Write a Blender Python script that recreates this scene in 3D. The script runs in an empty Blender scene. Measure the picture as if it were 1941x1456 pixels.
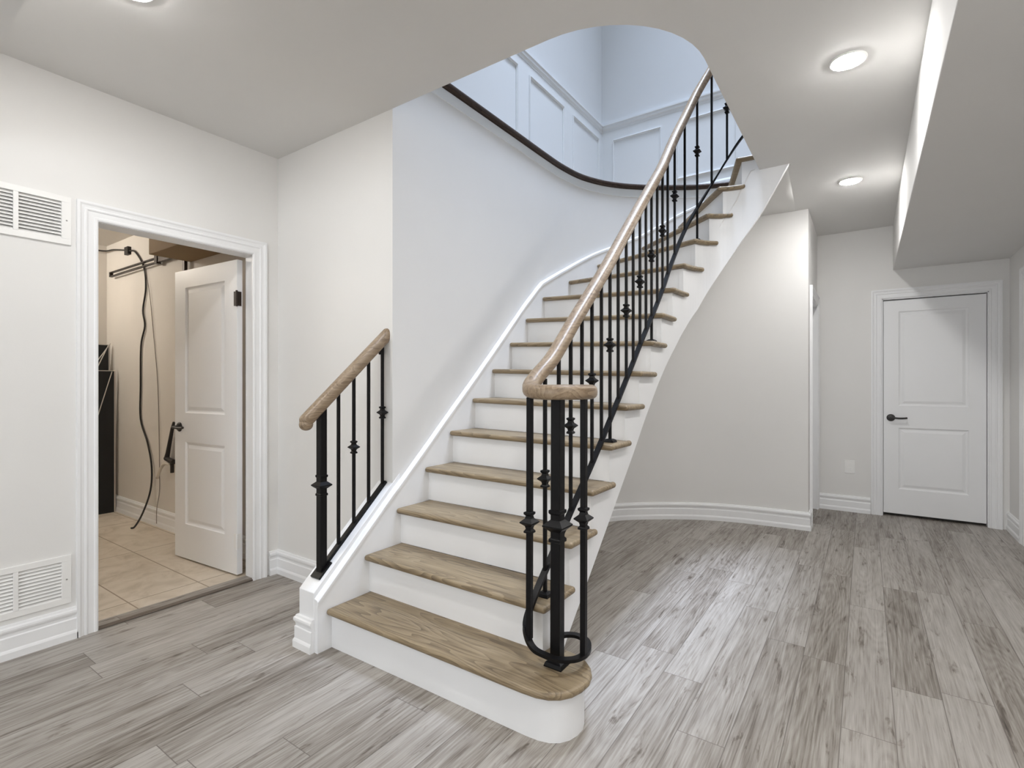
import bpy, bmesh, math, random
from mathutils import Vector, Matrix

# ------------------------------------------------------------------ camera, world, light, exposure
scene = bpy.context.scene
C = scene.collection
IMG_W, IMG_H = 1941.0, 1456.0
EYE = 1.21
cam_data = bpy.data.cameras.new('camera')
cam = bpy.data.objects.new('camera', cam_data)
C.objects.link(cam)
cam_data.sensor_fit = 'HORIZONTAL'
cam_data.sensor_width = 36.0
cam_data.lens = 36.0 * 972.0 / IMG_W
cam_data.clip_start = 0.02
cam.location = (0, 0, EYE)
YAW = math.atan2(670.5, 972.0)                      # the axis of the room (+X) lies this far right of the view
cam.rotation_euler = (math.pi / 2, 0, -math.pi / 2 + YAW)
scene.camera = cam

world = bpy.data.worlds.new('world')
scene.world = world
world.use_nodes = True
world.node_tree.nodes['Background'].inputs[0].default_value = (0.80, 0.90, 1.0, 1)
world.node_tree.nodes['Background'].inputs[1].default_value = 0.7

scene.view_settings.view_transform = 'Standard'
scene.view_settings.look = 'None'
scene.view_settings.gamma = 1.0
scene.view_settings.use_curve_mapping = False
scene.view_settings.exposure = 1.66
scene.cycles.use_denoising = True
scene.cycles.max_bounces = 12
scene.cycles.diffuse_bounces = 8
scene.cycles.sample_clamp_indirect = 6.0

POT_STRENGTH = 92.0       # emission of each recessed lamp
FILL_POWER = 12.0        # added fill light, shining through a made-up window behind the viewer
SKY_POWER = 27.0          # daylight through the skylight above the stairwell

sky = bpy.data.lights.new('skylight_daylight', 'AREA')
sky.shape = 'RECTANGLE'
sky.size, sky.size_y = 2.3, 1.0
sky.energy = SKY_POWER
sky.color = (0.69, 0.80, 1.0)
sky.spread = math.radians(60)
sky_o = bpy.data.objects.new('skylight_daylight', sky)
C.objects.link(sky_o)
sky_o.location = (3.35, 0.90, 7.90)

win = bpy.data.lights.new('rear_fill_light', 'AREA')  # added frontal fill from behind the viewer
win.shape = 'RECTANGLE'
win.size, win.size_y = 1.5, 3.0
win.energy = FILL_POWER
win.color = (1.0, 0.99, 0.98)
fill_o = bpy.data.objects.new('rear_fill_light', win)
C.objects.link(fill_o)
fill_o.location = (-3.22, 0.95, 1.55)
fill_o.rotation_euler = (0, -math.pi / 2, 0)

# ------------------------------------------------------------------ measures of the place
CEIL = 2.656
R = 0.187                  # riser
MAIN = 2.95                # underside of the main-floor cap
XC = 1.86                  # short wall beside the stair
YL = 3.11                  # wall with the utility door
XF = 5.83                  # far wall
YR = -0.98                 # right wall
XB = -3.0                  # wall behind the viewer

# ------------------------------------------------------------------ materials
def new_mat(name):
    m = bpy.data.materials.new(name)
    m.use_nodes = True
    nt = m.node_tree
    return m, nt, nt.nodes['Principled BSDF']

def N(nt, t, **kw):
    n = nt.nodes.new(t)
    for k, v in kw.items():
        if k in ('operation', 'blend_type', 'data_type', 'noise_dimensions', 'wave_type', 'bands_direction', 'wave_profile', 'interpolation_type', 'feature'):
            setattr(n, k, v)
        else:
            n.inputs[k].default_value = v
    return n

def math_n(nt, op, a, b=None):
    n = nt.nodes.new('ShaderNodeMath')
    n.operation = op
    for i, v in enumerate((a, b)):
        if v is None:
            continue
        if hasattr(v, 'is_linked') or hasattr(v, 'links'):
            nt.links.new(v, n.inputs[i])
        else:
            n.inputs[i].default_value = v
    return n.outputs[0]

def position(nt):
    return nt.nodes.new('ShaderNodeNewGeometry').outputs['Position']

def paint(name, col, rough=0.6, bump=0.0, mottling=0.02, scale=160.0):
    m, nt, b = new_mat(name)
    pos = position(nt)
    nz = N(nt, 'ShaderNodeTexNoise', Scale=3.0, Detail=3.0)
    nt.links.new(pos, nz.inputs['Vector'])
    rmp = N(nt, 'ShaderNodeMix', data_type='RGBA')
    c1 = tuple(c * (1 - mottling) for c in col) + (1,)
    c2 = tuple(min(1, c * (1 + mottling)) for c in col) + (1,)
    rmp.inputs[6].default_value = c1
    rmp.inputs[7].default_value = c2
    nt.links.new(nz.outputs[0], rmp.inputs[0])
    nt.links.new(rmp.outputs[2], b.inputs['Base Color'])
    b.inputs['Roughness'].default_value = rough
    if bump:
        n2 = N(nt, 'ShaderNodeTexNoise', Scale=scale, Detail=2.0)
        nt.links.new(pos, n2.inputs['Vector'])
        bp = N(nt, 'ShaderNodeBump', Strength=bump, Distance=0.001)
        nt.links.new(n2.outputs[0], bp.inputs['Height'])
        nt.links.new(bp.outputs[0], b.inputs['Normal'])
    return m

def plain(name, col, rough=0.5, metal=0.0, spec=0.5):
    m, nt, b = new_mat(name)
    nz = N(nt, 'ShaderNodeTexNoise', Scale=40.0, Detail=2.0)
    nt.links.new(position(nt), nz.inputs['Vector'])
    rr = nt.nodes.new('ShaderNodeMapRange')
    rr.inputs[3].default_value = max(0.02, rough - 0.06)
    rr.inputs[4].default_value = min(1.0, rough + 0.06)
    nt.links.new(nz.outputs[0], rr.inputs[0])
    nt.links.new(rr.outputs[0], b.inputs['Roughness'])
    b.inputs['Base Color'].default_value = tuple(col) + (1,)
    b.inputs['Metallic'].default_value = metal
    b.inputs['Specular IOR Level'].default_value = spec
    return m

def ramp(nt, stops):
    r = nt.nodes.new('ShaderNodeValToRGB')
    els = r.color_ramp.elements
    while len(els) < len(stops):
        els.new(0.5)
    for e, (p, c) in zip(els, stops):
        e.position = p
        e.color = tuple(c) + (1,)
    return r

def plank_floor():
    """Grey oak vinyl planks running along X, 0.157 m wide."""
    m, nt, b = new_mat('grey_oak_planks')
    L = nt.links.new
    pos = position(nt)
    sep = nt.nodes.new('ShaderNodeSeparateXYZ')
    L(pos, sep.inputs[0])
    X, Y = sep.outputs[0], sep.outputs[1]
    yy = math_n(nt, 'DIVIDE', math_n(nt, 'ADD', Y, 5.0 - 0.048), 0.157)
    row = math_n(nt, 'FLOOR', yy)
    fy = math_n(nt, 'FRACT', yy)
    wn = nt.nodes.new('ShaderNodeTexWhiteNoise'); wn.noise_dimensions = '1D'
    L(row, wn.inputs['W'])
    xx = math_n(nt, 'DIVIDE', math_n(nt, 'ADD', X, math_n(nt, 'MULTIPLY', wn.outputs['Value'], 7.3)), 1.22)
    col = math_n(nt, 'FLOOR', xx)
    fx = math_n(nt, 'FRACT', xx)
    cv = nt.nodes.new('ShaderNodeCombineXYZ')
    L(row, cv.inputs[0]); L(col, cv.inputs[1])
    wp = nt.nodes.new('ShaderNodeTexWhiteNoise'); wp.noise_dimensions = '2D'
    L(cv.outputs[0], wp.inputs['Vector'])
    rnd = wp.outputs['Value']
    # grain coordinates, different in each plank
    gx = math_n(nt, 'ADD', X, math_n(nt, 'MULTIPLY', rnd, 37.0))
    gy = math_n(nt, 'ADD', Y, math_n(nt, 'MULTIPLY', rnd, 91.0))
    def vec(a, b_):
        c = nt.nodes.new('ShaderNodeCombineXYZ')
        L(math_n(nt, 'MULTIPLY', gx, a), c.inputs[0]); L(math_n(nt, 'MULTIPLY', gy, b_), c.inputs[1])
        return c.outputs[0]
    def noise(v_, **kw):
        n = N(nt, 'ShaderNodeTexNoise', **kw)
        L(v_, n.inputs['Vector'])
        return n.outputs[0]
    fine = noise(vec(5.0, 150.0), Scale=1.0, Detail=5.0, Roughness=0.62)
    streak = noise(vec(1.7, 42.0), Scale=1.0, Detail=5.0, Roughness=0.6, Distortion=0.15)
    broad = noise(vec(1.3, 9.0), Scale=1.0, Detail=3.0, Roughness=0.55, Distortion=0.4)
    # cathedral figure: contour lines of a smooth stretched field
    fld = noise(vec(0.8, 7.0), Scale=1.0, Detail=1.2, Roughness=0.42)
    rings = math_n(nt, 'FRACT', math_n(nt, 'MULTIPLY', fld, 20.0))
    rings = math_n(nt, 'ABSOLUTE', math_n(nt, 'SUBTRACT', rings, 0.5))
    rings = math_n(nt, 'MULTIPLY', rings, 2.0)
    fleck = noise(vec(4.5, 24.0), Scale=1.0, Detail=4.0, Roughness=0.65, Distortion=0.6)
    fr = ramp(nt, [(0.0, (0, 0, 0)), (0.585, (0, 0, 0)), (0.74, (1, 1, 1))])
    L(fleck, fr.inputs[0])
    v = math_n(nt, 'ADD', math_n(nt, 'MULTIPLY', fine, 0.40), math_n(nt, 'MULTIPLY', streak, 0.36))
    v = math_n(nt, 'ADD', v, math_n(nt, 'MULTIPLY', broad, 0.24))
    v = math_n(nt, 'ADD', v, math_n(nt, 'MULTIPLY', math_n(nt, 'SUBTRACT', rings, 0.5), 0.055))
    v = math_n(nt, 'ADD', v, math_n(nt, 'MULTIPLY', math_n(nt, 'SUBTRACT', rnd, 0.5), 0.12))
    v = math_n(nt, 'SUBTRACT', v, math_n(nt, 'MULTIPLY', fr.outputs[0], 0.20))
    cr = ramp(nt, [(0.20, (0.048, 0.038, 0.030)), (0.35, (0.145, 0.122, 0.101)), (0.44, (0.262, 0.235, 0.206)),
                   (0.54, (0.375, 0.348, 0.317)), (0.68, (0.485, 0.460, 0.428))])
    L(v, cr.inputs[0])
    # seams
    ey = math_n(nt, 'MINIMUM', fy, math_n(nt, 'SUBTRACT', 1.0, fy))
    ex = math_n(nt, 'MINIMUM', fx, math_n(nt, 'SUBTRACT', 1.0, fx))
    sy = math_n(nt, 'LESS_THAN', ey, 0.0105)
    sx = math_n(nt, 'LESS_THAN', ex, 0.0013)
    seam = math_n(nt, 'MAXIMUM', sy, sx)
    mx = N(nt, 'ShaderNodeMix', data_type='RGBA')
    mx.inputs[7].default_value = (0.13, 0.112, 0.098, 1)
    L(math_n(nt, 'MULTIPLY', seam, 0.75), mx.inputs[0])
    L(cr.outputs[0], mx.inputs[6])
    L(mx.outputs[2], b.inputs['Base Color'])
    rr = nt.nodes.new('ShaderNodeMapRange')
    rr.inputs[3].default_value = 0.40; rr.inputs[4].default_value = 0.58
    L(streak, rr.inputs[0]); L(rr.outputs[0], b.inputs['Roughness'])
    bp = N(nt, 'ShaderNodeBump', Strength=0.25, Distance=0.0012)
    h = math_n(nt, 'SUBTRACT', fine, math_n(nt, 'MULTIPLY', seam, 0.8))
    L(h, bp.inputs['Height']); L(bp.outputs[0], b.inputs['Normal'])
    return m

def oak(name, stops, along, rough=0.42, knots=True):
    """Stained oak with grain running along the given axis index (object space)."""
    m, nt, b = new_mat(name)
    L = nt.links.new
    tc = nt.nodes.new('ShaderNodeTexCoord')
    oi = nt.nodes.new('ShaderNodeObjectInfo')
    mp = nt.nodes.new('ShaderNodeMapping')
    sc = [26.0, 26.0, 26.0]
    sc[along] = 1.5
    mp.inputs['Scale'].default_value = sc
    L(tc.outputs['Object'], mp.inputs['Vector'])
    off = nt.nodes.new('ShaderNodeCombineXYZ')
    for i in range(3):
        L(math_n(nt, 'MULTIPLY', oi.outputs['Random'], 40.0 + 13 * i), off.inputs[i])
    L(off.outputs[0], mp.inputs['Location'])
    fine = N(nt, 'ShaderNodeTexNoise', Scale=2.6, Detail=6.0, Roughness=0.66, Distortion=0.5)
    L(mp.outputs[0], fine.inputs['Vector'])
    mp2 = nt.nodes.new('ShaderNodeMapping')
    sc2 = [8.0, 8.0, 8.0]
    sc2[along] = 1.0
    mp2.inputs['Scale'].default_value = sc2
    L(tc.outputs['Object'], mp2.inputs['Vector']); L(off.outputs[0], mp2.inputs['Location'])
    fld = N(nt, 'ShaderNodeTexNoise', Scale=1.3, Detail=1.5, Roughness=0.45)
    L(mp2.outputs[0], fld.inputs['Vector'])
    rings = math_n(nt, 'FRACT', math_n(nt, 'MULTIPLY', fld.outputs[0], 15.0))
    v = math_n(nt, 'ADD', math_n(nt, 'MULTIPLY', fine.outputs[0], 0.6), math_n(nt, 'MULTIPLY', rings, 0.2))
    v = math_n(nt, 'ADD', v, math_n(nt, 'MULTIPLY', fld.outputs[0], 0.2))
    cr = ramp(nt, stops)
    L(v, cr.inputs[0]); L(cr.outputs[0], b.inputs['Base Color'])
    b.inputs['Roughness'].default_value = rough
    bp = N(nt, 'ShaderNodeBump', Strength=0.2, Distance=0.001)
    L(fine.outputs[0], bp.inputs['Height']); L(bp.outputs[0], b.inputs['Normal'])
    return m

def tile_mat():
    m, nt, b = new_mat('beige_tile')
    L = nt.links.new
    pos = position(nt)
    mp = nt.nodes.new('ShaderNodeMapping')
    mp.inputs['Location'].default_value = (0.31, -0.42, 0)
    L(pos, mp.inputs['Vector'])
    sep = nt.nodes.new('ShaderNodeSeparateXYZ'); L(mp.outputs[0], sep.inputs[0])
    fs = []
    for k, wdt in ((0, 0.36), (1, 0.98)):
        f = math_n(nt, 'FRACT', math_n(nt, 'DIVIDE', sep.outputs[k], wdt))
        e = math_n(nt, 'MINIMUM', f, math_n(nt, 'SUBTRACT', 1.0, f))
        fs.append(math_n(nt, 'LESS_THAN', e, 0.0035 / wdt))
    g = math_n(nt, 'MAXIMUM', fs[0], fs[1])
    nz = N(nt, 'ShaderNodeTexNoise', Scale=5.0, Detail=6.0, Roughness=0.65, Distortion=1.2)
    L(pos, nz.inputs['Vector'])
    cr = ramp(nt, [(0.25, (0.46, 0.39, 0.30)), (0.5, (0.64, 0.565, 0.465)), (0.75, (0.74, 0.67, 0.575))])
    L(nz.outputs[0], cr.inputs[0])
    mx = N(nt, 'ShaderNodeMix', data_type='RGBA')
    mx.inputs[7].default_value = (0.30, 0.235, 0.165, 1)
    L(g, mx.inputs[0]); L(cr.outputs[0], mx.inputs[6]); L(mx.outputs[2], b.inputs['Base Color'])
    b.inputs['Roughness'].default_value = 0.45
    return m

def emit_mat(name, col, strength):
    m = bpy.data.materials.new(name)
    m.use_nodes = True
    nt = m.node_tree
    nt.nodes.clear()
    e = nt.nodes.new('ShaderNodeEmission')
    e.inputs[0].default_value = tuple(col) + (1,)
    e.inputs[1].default_value = strength
    o = nt.nodes.new('ShaderNodeOutputMaterial')
    nt.links.new(e.outputs[0], o.inputs[0])
    return m

M = {}
M['wall'] = paint('warm_white_wall_paint', (0.775, 0.767, 0.752), 0.65, 0.15)
M['ceil'] = paint('white_ceiling_paint', (0.715, 0.708, 0.695), 0.8, 0.2)
M['trim'] = paint('white_trim_paint', (0.855, 0.86, 0.87), 0.38, 0.0, 0.008)
M['upper'] = paint('upper_paint_daylight_tint', (0.74, 0.76, 0.775), 0.6, 0.1)  # wall paint with the stairwell's bluish daylight put into its colour
M['wains'] = paint('white_wainscot_paint', (0.82, 0.85, 0.87), 0.45, 0.0, 0.008)
M['floor'] = plank_floor()
M['slab'] = paint('upper_hall_floor_finish', (0.30, 0.22, 0.15), 0.5)
OAK = [(0.20, (0.050, 0.033, 0.018)), (0.36, (0.145, 0.104, 0.060)), (0.50, (0.237, 0.177, 0.104)), (0.72, (0.325, 0.252, 0.157))]
M['tread'] = oak('stained_oak_tread', OAK, 1)
RAILW = [(0.18, (0.075, 0.044, 0.022)), (0.36, (0.17, 0.113, 0.066)), (0.52, (0.27, 0.195, 0.122)), (0.75, (0.37, 0.285, 0.20))]
M['rail'] = oak('stained_oak_rail', RAILW, 0, 0.42)
M['rail'].node_tree.nodes['Principled BSDF'].inputs['Coat Weight'].default_value = 0.3
M['rail'].node_tree.nodes['Principled BSDF'].inputs['Coat Roughness'].default_value = 0.5
M['cap'] = oak('dark_walnut_cap', [(0.2, (0.016, 0.009, 0.006)), (0.5, (0.05, 0.032, 0.024)), (0.8, (0.09, 0.06, 0.048))], 0, 0.35)
M['cap'].node_tree.nodes['Principled BSDF'].inputs['Specular IOR Level'].default_value = 0.2
M['iron'] = plain('black_wrought_iron', (0.004, 0.0037, 0.0042), 0.40, 0.0, 0.22)
M['tile'] = tile_mat()
M['util'] = paint('utility_room_paint', (0.68, 0.645, 0.60), 0.75, 0.15, 0.04)
M['tan'] = paint('tan_boxing', (0.27, 0.185, 0.10), 0.8, 0.1, 0.06)
M['nickel'] = plain('brushed_nickel', (0.42, 0.41, 0.40), 0.28, 1.0)
M['gunmetal'] = plain('dark_metal', (0.05, 0.047, 0.045), 0.35, 0.7)
M['bronze'] = plain('dark_bronze', (0.035, 0.024, 0.018), 0.4, 0.6)
M['cable'] = plain('black_cable_jacket', (0.018, 0.014, 0.012), 0.5)
M['wire'] = plain('grey_wire', (0.22, 0.19, 0.165), 0.5)
M['hose'] = plain('pale_hose', (0.62, 0.57, 0.50), 0.45)
M['panel'] = plain('black_board', (0.006, 0.006, 0.006), 0.5)
M['edge'] = plain('pale_board_edge', (0.55, 0.52, 0.48), 0.5)
M['void'] = plain('duct_interior', (0.10, 0.10, 0.105), 0.8)
M['plate'] = plain('white_plastic', (0.86, 0.855, 0.84), 0.35)
M['strip'] = oak('threshold_strip', [(0.2, (0.05, 0.036, 0.026)), (0.5, (0.12, 0.095, 0.075)), (0.8, (0.2, 0.165, 0.135))], 0, 0.4)
M['lamp'] = emit_mat('lamp_diffuser', (1.0, 0.985, 0.965), POT_STRENGTH)
M['bulb'] = emit_mat('warm_bulb', (1.0, 0.93, 0.83), 230.0)

# ------------------------------------------------------------------ mesh helpers
def obj(name, bm, mat, parent=None, smooth=False, bevel=0.0, seg=2, angle=40):
    bmesh.ops.remove_doubles(bm, verts=bm.verts, dist=1e-5)
    bmesh.ops.recalc_face_normals(bm, faces=bm.faces)
    me = bpy.data.meshes.new(name)
    bm.to_mesh(me)
    bm.free()
    me.materials.append(mat)
    o = bpy.data.objects.new(name, me)
    C.objects.link(o)
    if parent is not None:
        o.parent = parent
        o.matrix_parent_inverse = parent.matrix_basis.inverted()
    if smooth:
        for p in me.polygons:
            p.use_smooth = True
    if bevel > 0:
        md = o.modifiers.new('bevel', 'BEVEL')
        md.width = bevel
        md.segments = seg
        md.limit_method = 'ANGLE'
        md.angle_limit = math.radians(angle)
        md.harden_normals = False
    return o

def tag(o, label=None, cat=None, group=None, kind=None):
    if label: o['label'] = label
    if cat: o['category'] = cat
    if group: o['group'] = group
    if kind: o['kind'] = kind
    return o

def struct(name, bm, mat, label=None, **kw):
    o = obj(name, bm, mat, **kw)
    o['kind'] = 'structure'
    if label: o['label'] = label
    return o

def empty(name, loc, label, cat, group=None, kind=None):
    o = bpy.data.objects.new(name, None)
    o.empty_display_size = 0.05
    C.objects.link(o)
    o.location = loc
    return tag(o, label, cat, group, kind)

def box(bm, a, b):
    x0, y0, z0 = (min(a[i], b[i]) for i in range(3))
    x1, y1, z1 = (max(a[i], b[i]) for i in range(3))
    v = [bm.verts.new(p) for p in ((x0, y0, z0), (x1, y0, z0), (x1, y1, z0), (x0, y1, z0), (x0, y0, z1), (x1, y0, z1), (x1, y1, z1), (x0, y1, z1))]
    for f in ((0, 3, 2, 1), (4, 5, 6, 7), (0, 1, 5, 4), (1, 2, 6, 5), (2, 3, 7, 6), (3, 0, 4, 7)):
        bm.faces.new([v[i] for i in f])

def boxes(*ab):
    bm = bmesh.new()
    for a, b in ab:
        box(bm, a, b)
    return bm

def prism(bm, pts, z0, z1):
    """pts: plan outline; z0 / z1 numbers or lists (one per point)."""
    n = len(pts)
    zb = z0 if isinstance(z0, (list, tuple)) else [z0] * n
    zt = z1 if isinstance(z1, (list, tuple)) else [z1] * n
    lo = [bm.verts.new((p[0], p[1], zb[i])) for i, p in enumerate(pts)]
    hi = [bm.verts.new((p[0], p[1], zt[i])) for i, p in enumerate(pts)]
    bm.faces.new(list(reversed(lo)))
    bm.faces.new(hi)
    for i in range(n):
        j = (i + 1) % n
        bm.faces.new((lo[i], lo[j], hi[j], hi[i]))

def normals2d(path, closed=False):
    """left-hand normals with mitre scaling"""
    out = []
    n = len(path)
    for i in range(n):
        if closed:
            a, b, c = path[i - 1], path[i], path[(i + 1) % n]
        else:
            a, b, c = path[max(i - 1, 0)], path[i], path[min(i + 1, n - 1)]
        d1 = Vector((b[0] - a[0], b[1] - a[1]))
        d2 = Vector((c[0] - b[0], c[1] - b[1]))
        if d1.length < 1e-9: d1 = d2
        if d2.length < 1e-9: d2 = d1
        d1.normalize(); d2.normalize()
        n1 = Vector((-d1.y, d1.x)); n2 = Vector((-d2.y, d2.x))
        m = n1 + n2
        if m.length < 1e-6:
            m = n1.copy()
        m.normalize()
        k = max(0.35, m.dot(n1))
        out.append(m / k)
    return out

def sweep_plan(bm, path, profile, side=1, base=None):
    """Sweeps a closed profile [(depth, z)] along a plan path; depth grows to the left of travel (side=1) or right (-1)."""
    nr = normals2d(path)
    rings = []
    for i, p in enumerate(path):
        zb = 0.0 if base is None else (base[i] if isinstance(base, (list, tuple)) else base)
        rings.append([bm.verts.new((p[0] + nr[i].x * d * side, p[1] + nr[i].y * d * side, zb + z)) for d, z in profile])
    k = len(profile)
    for i in range(len(path) - 1):
        for j in range(k):
            bm.faces.new((rings[i][j], rings[i][(j + 1) % k], rings[i + 1][(j + 1) % k], rings[i + 1][j]))
    bm.faces.new(rings[0])
    bm.faces.new(list(reversed(rings[-1])))

def sweep_3d(bm, path, section, up=Vector((0, 0, 1)), cap=True):
    """section: [(side, up)] swept along a 3-D path, kept upright."""
    rings = []
    n = len(path)
    P = [Vector(p) for p in path]
    for i in range(n):
        t = (P[min(i + 1, n - 1)] - P[max(i - 1, 0)]).normalized()
        s = t.cross(up)
        if s.length < 1e-5:
            s = Vector((1, 0, 0))
        s.normalize()
        u = s.cross(t).normalized()
        rings.append([bm.verts.new(P[i] + s * a + u * b) for a, b in section])
    k = len(section)
    for i in range(n - 1):
        for j in range(k):
            bm.faces.new((rings[i][j], rings[i][(j + 1) % k], rings[i + 1][(j + 1) % k], rings[i + 1][j]))
    if cap:
        bm.faces.new(rings[0])
        bm.faces.new(list(reversed(rings[-1])))

def tube(bm, path, r, seg=8):
    """round tube by parallel transport"""
    P = [Vector(p) for p in path]
    n = len(P)
    t0 = (P[1] - P[0]).normalized()
    ref = Vector((0, 0, 1)) if abs(t0.z) < 0.9 else Vector((1, 0, 0))
    u = (ref - t0 * ref.dot(t0)).normalized()
    rings = []
    for i in range(n):
        t = (P[min(i + 1, n - 1)] - P[max(i - 1, 0)]).normalized()
        u = (u - t * u.dot(t)).normalized()
        w = t.cross(u)
        rr = r[i] if isinstance(r, (list, tuple)) else r
        rings.append([bm.verts.new(P[i] + (u * math.cos(2 * math.pi * j / seg) + w * math.sin(2 * math.pi * j / seg)) * rr) for j in range(seg)])
    for i in range(n - 1):
        for j in range(seg):
            bm.faces.new((rings[i][j], rings[i][(j + 1) % seg], rings[i + 1][(j + 1) % seg], rings[i + 1][j]))
    bm.faces.new(rings[0])
    bm.faces.new(list(reversed(rings[-1])))

def lathe(bm, c, prof, seg=24, phase=0.0):
    """prof [(r, z)] around the vertical axis through c"""
    rings = []
    for r, z in prof:
        rings.append([bm.verts.new((c[0] + r * math.cos(2 * math.pi * j / seg + phase), c[1] + r * math.sin(2 * math.pi * j / seg + phase), c[2] + z)) for j in range(seg)])
    for i in range(len(rings) - 1):
        for j in range(seg):
            bm.faces.new((rings[i][j], rings[i][(j + 1) % seg], rings[i + 1][(j + 1) % seg], rings[i + 1][j]))
    bm.faces.new(list(reversed(rings[0])))
    bm.faces.new(rings[-1])

def spline(pts, n=10):
    P = [Vector(p) for p in pts]
    P = [P[0] * 2 - P[1]] + P + [P[-1] * 2 - P[-2]]
    out = []
    for i in range(1, len(P) - 2):
        a, b, c, d = P[i - 1], P[i], P[i + 1], P[i + 2]
        for k in range(n):
            t = k / n
            out.append(0.5 * ((2 * b) + (c - a) * t + (2 * a - 5 * b + 4 * c - d) * t * t + (3 * b - a - 3 * c + d) * t ** 3))
    out.append(P[-2])
    return out

class Curve2:
    """plan polyline by arc length"""
    def __init__(self, pts):
        self.p = [Vector((q[0], q[1])) for q in pts]
        self.s = [0.0]
        for a, b in zip(self.p, self.p[1:]):
            self.s.append(self.s[-1] + (b - a).length)
    def at(self, s):
        s = max(0.0, min(self.s[-1], s))
        for i in range(len(self.s) - 1):
            if s <= self.s[i + 1]:
                k = (s - self.s[i]) / max(1e-9, self.s[i + 1] - self.s[i])
                return self.p[i].lerp(self.p[i + 1], k)
        return self.p[-1].copy()
    def near(self, q):
        q = Vector((q[0], q[1])); best = (1e9, 0.0)
        for i in range(len(self.p) - 1):
            a, b = self.p[i], self.p[i + 1]
            d = b - a
            k = max(0.0, min(1.0, (q - a).dot(d) / max(1e-12, d.length_squared)))
            e = (a + d * k - q).length
            if e < best[0]:
                best = (e, self.s[i] + k * d.length)
        return best[1]
    def span(self, s0, s1, step=0.03):
        n = max(1, int(abs(s1 - s0) / step))
        return [self.at(s0 + (s1 - s0) * i / n) for i in range(n + 1)]
    def offset(self, d):
        nr = normals2d([tuple(q) for q in self.p])
        return Curve2([q + Vector((n.x, n.y)) * d for q, n in zip(self.p, nr)])

# ------------------------------------------------------------------ plan curves of the stair
# W: face of the curved outer wall (straight, then sweeping right).  NO: outer line of the tread noses on the open side.
W = Curve2([(XC, 2.045), (2.4, 2.045)] + [tuple(v) for v in spline([(3.0, 2.045, 0), (3.4, 2.045, 0), (3.66, 2.038, 0), (3.92, 2.0, 0), (4.13, 1.915, 0), (4.28, 1.815, 0),
     (4.40, 1.70, 0), (4.525, 1.55, 0), (4.62, 1.41, 0), (4.70, 1.28, 0), (4.757, 1.15, 0), (4.80, 1.02, 0), (4.83, 0.876, 0), (4.85, 0.73, 0), (4.865, 0.55, 0), (4.874, 0.39, 0)], 6)])
NO = Curve2([tuple(v) for v in spline([(1.3, 0.985, 0), (2.0, 0.985, 0), (2.6, 0.985, 0), (3.0, 0.985, 0), (3.2, 0.985, 0), (3.34, 0.982, 0), (3.46, 0.97, 0), (3.56, 0.945, 0),
     (3.65, 0.90, 0), (3.715, 0.83, 0), (3.752, 0.73, 0), (3.768, 0.6, 0), (3.77, 0.45, 0), (3.77, 0.2, 0)], 6)])
SI = NO.offset(0.03)            # outer face of the cut stringer
BL = NO.offset(0.058)           # line of the balusters
SK = Curve2([(1.2, 2.021)] + [tuple(q) for q in W.offset(-0.024).p[1:]])   # face of the wall skirt, where the treads die

FRx = {1: 1.445, 2: 1.643, 3: 1.857, 4: 2.061, 5: 2.262, 6: 2.454, 7: 2.652, 8: 2.836, 9: 3.021}
FRp = {10: (3.235, 0.985), 11: (3.42, 0.975), 12: (3.556, 0.946), 13: (3.655, 0.896), 14: (3.713, 0.835), 15: (3.752, 0.73), 16: (3.768, 0.58)}
FL = {1: (1.435, 2.021), 2: (1.651, 2.021), 3: (1.859, 2.021), 4: (2.07, 2.021), 5: (2.276, 2.021), 6: (2.487, 2.021), 7: (2.692, 2.021), 8: (2.894, 2.021), 9: (3.096, 2.021),
      10: (3.33, 2.021), 11: (3.72, 2.01), 12: (4.07, 1.92), 13: (4.43, 1.66), 14: (4.62, 1.39), 15: (4.79, 1.04), 16: (4.83, 0.72), 17: (4.85, 0.42)}
SAG = {1: 0, 2: 0, 3: 0, 4: 0.008, 5: 0.014, 6: 0.02, 7: 0.03, 8: 0.04, 9: 0.048, 10: 0.05, 11: 0.048, 12: 0.046, 13: 0.045, 14: 0.045, 15: 0.045, 16: 0.04}
def fr(n):
    return (FRx[n], 0.985) if n in FRx else FRp[n]
sN = {n: NO.near(fr(n)) for n in range(1, 17)}
sN[17] = sN[16] + 0.16
sW = {n: SK.near(FL[n]) for n in range(1, 18)}
def top_out(n): return n * R
def top_in(n): return n * R - SAG.get(n, 0.045)

# ------------------------------------------------------------------ floors, walls, ceilings
struct('floor', boxes(((XB, YR - 0.15, -0.12), (XF + 0.1, YL + 0.115, 0.0))), M['floor'])
struct('floor_utility', boxes(((-0.8, YL + 0.115, -0.12), (1.9, 6.25, 0.0))), M['tile'])
st = struct('trim_threshold', boxes(((0.919, 3.10, 0.0), (1.712, 3.135, 0.009))), M['strip'], bevel=0.004)

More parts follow.
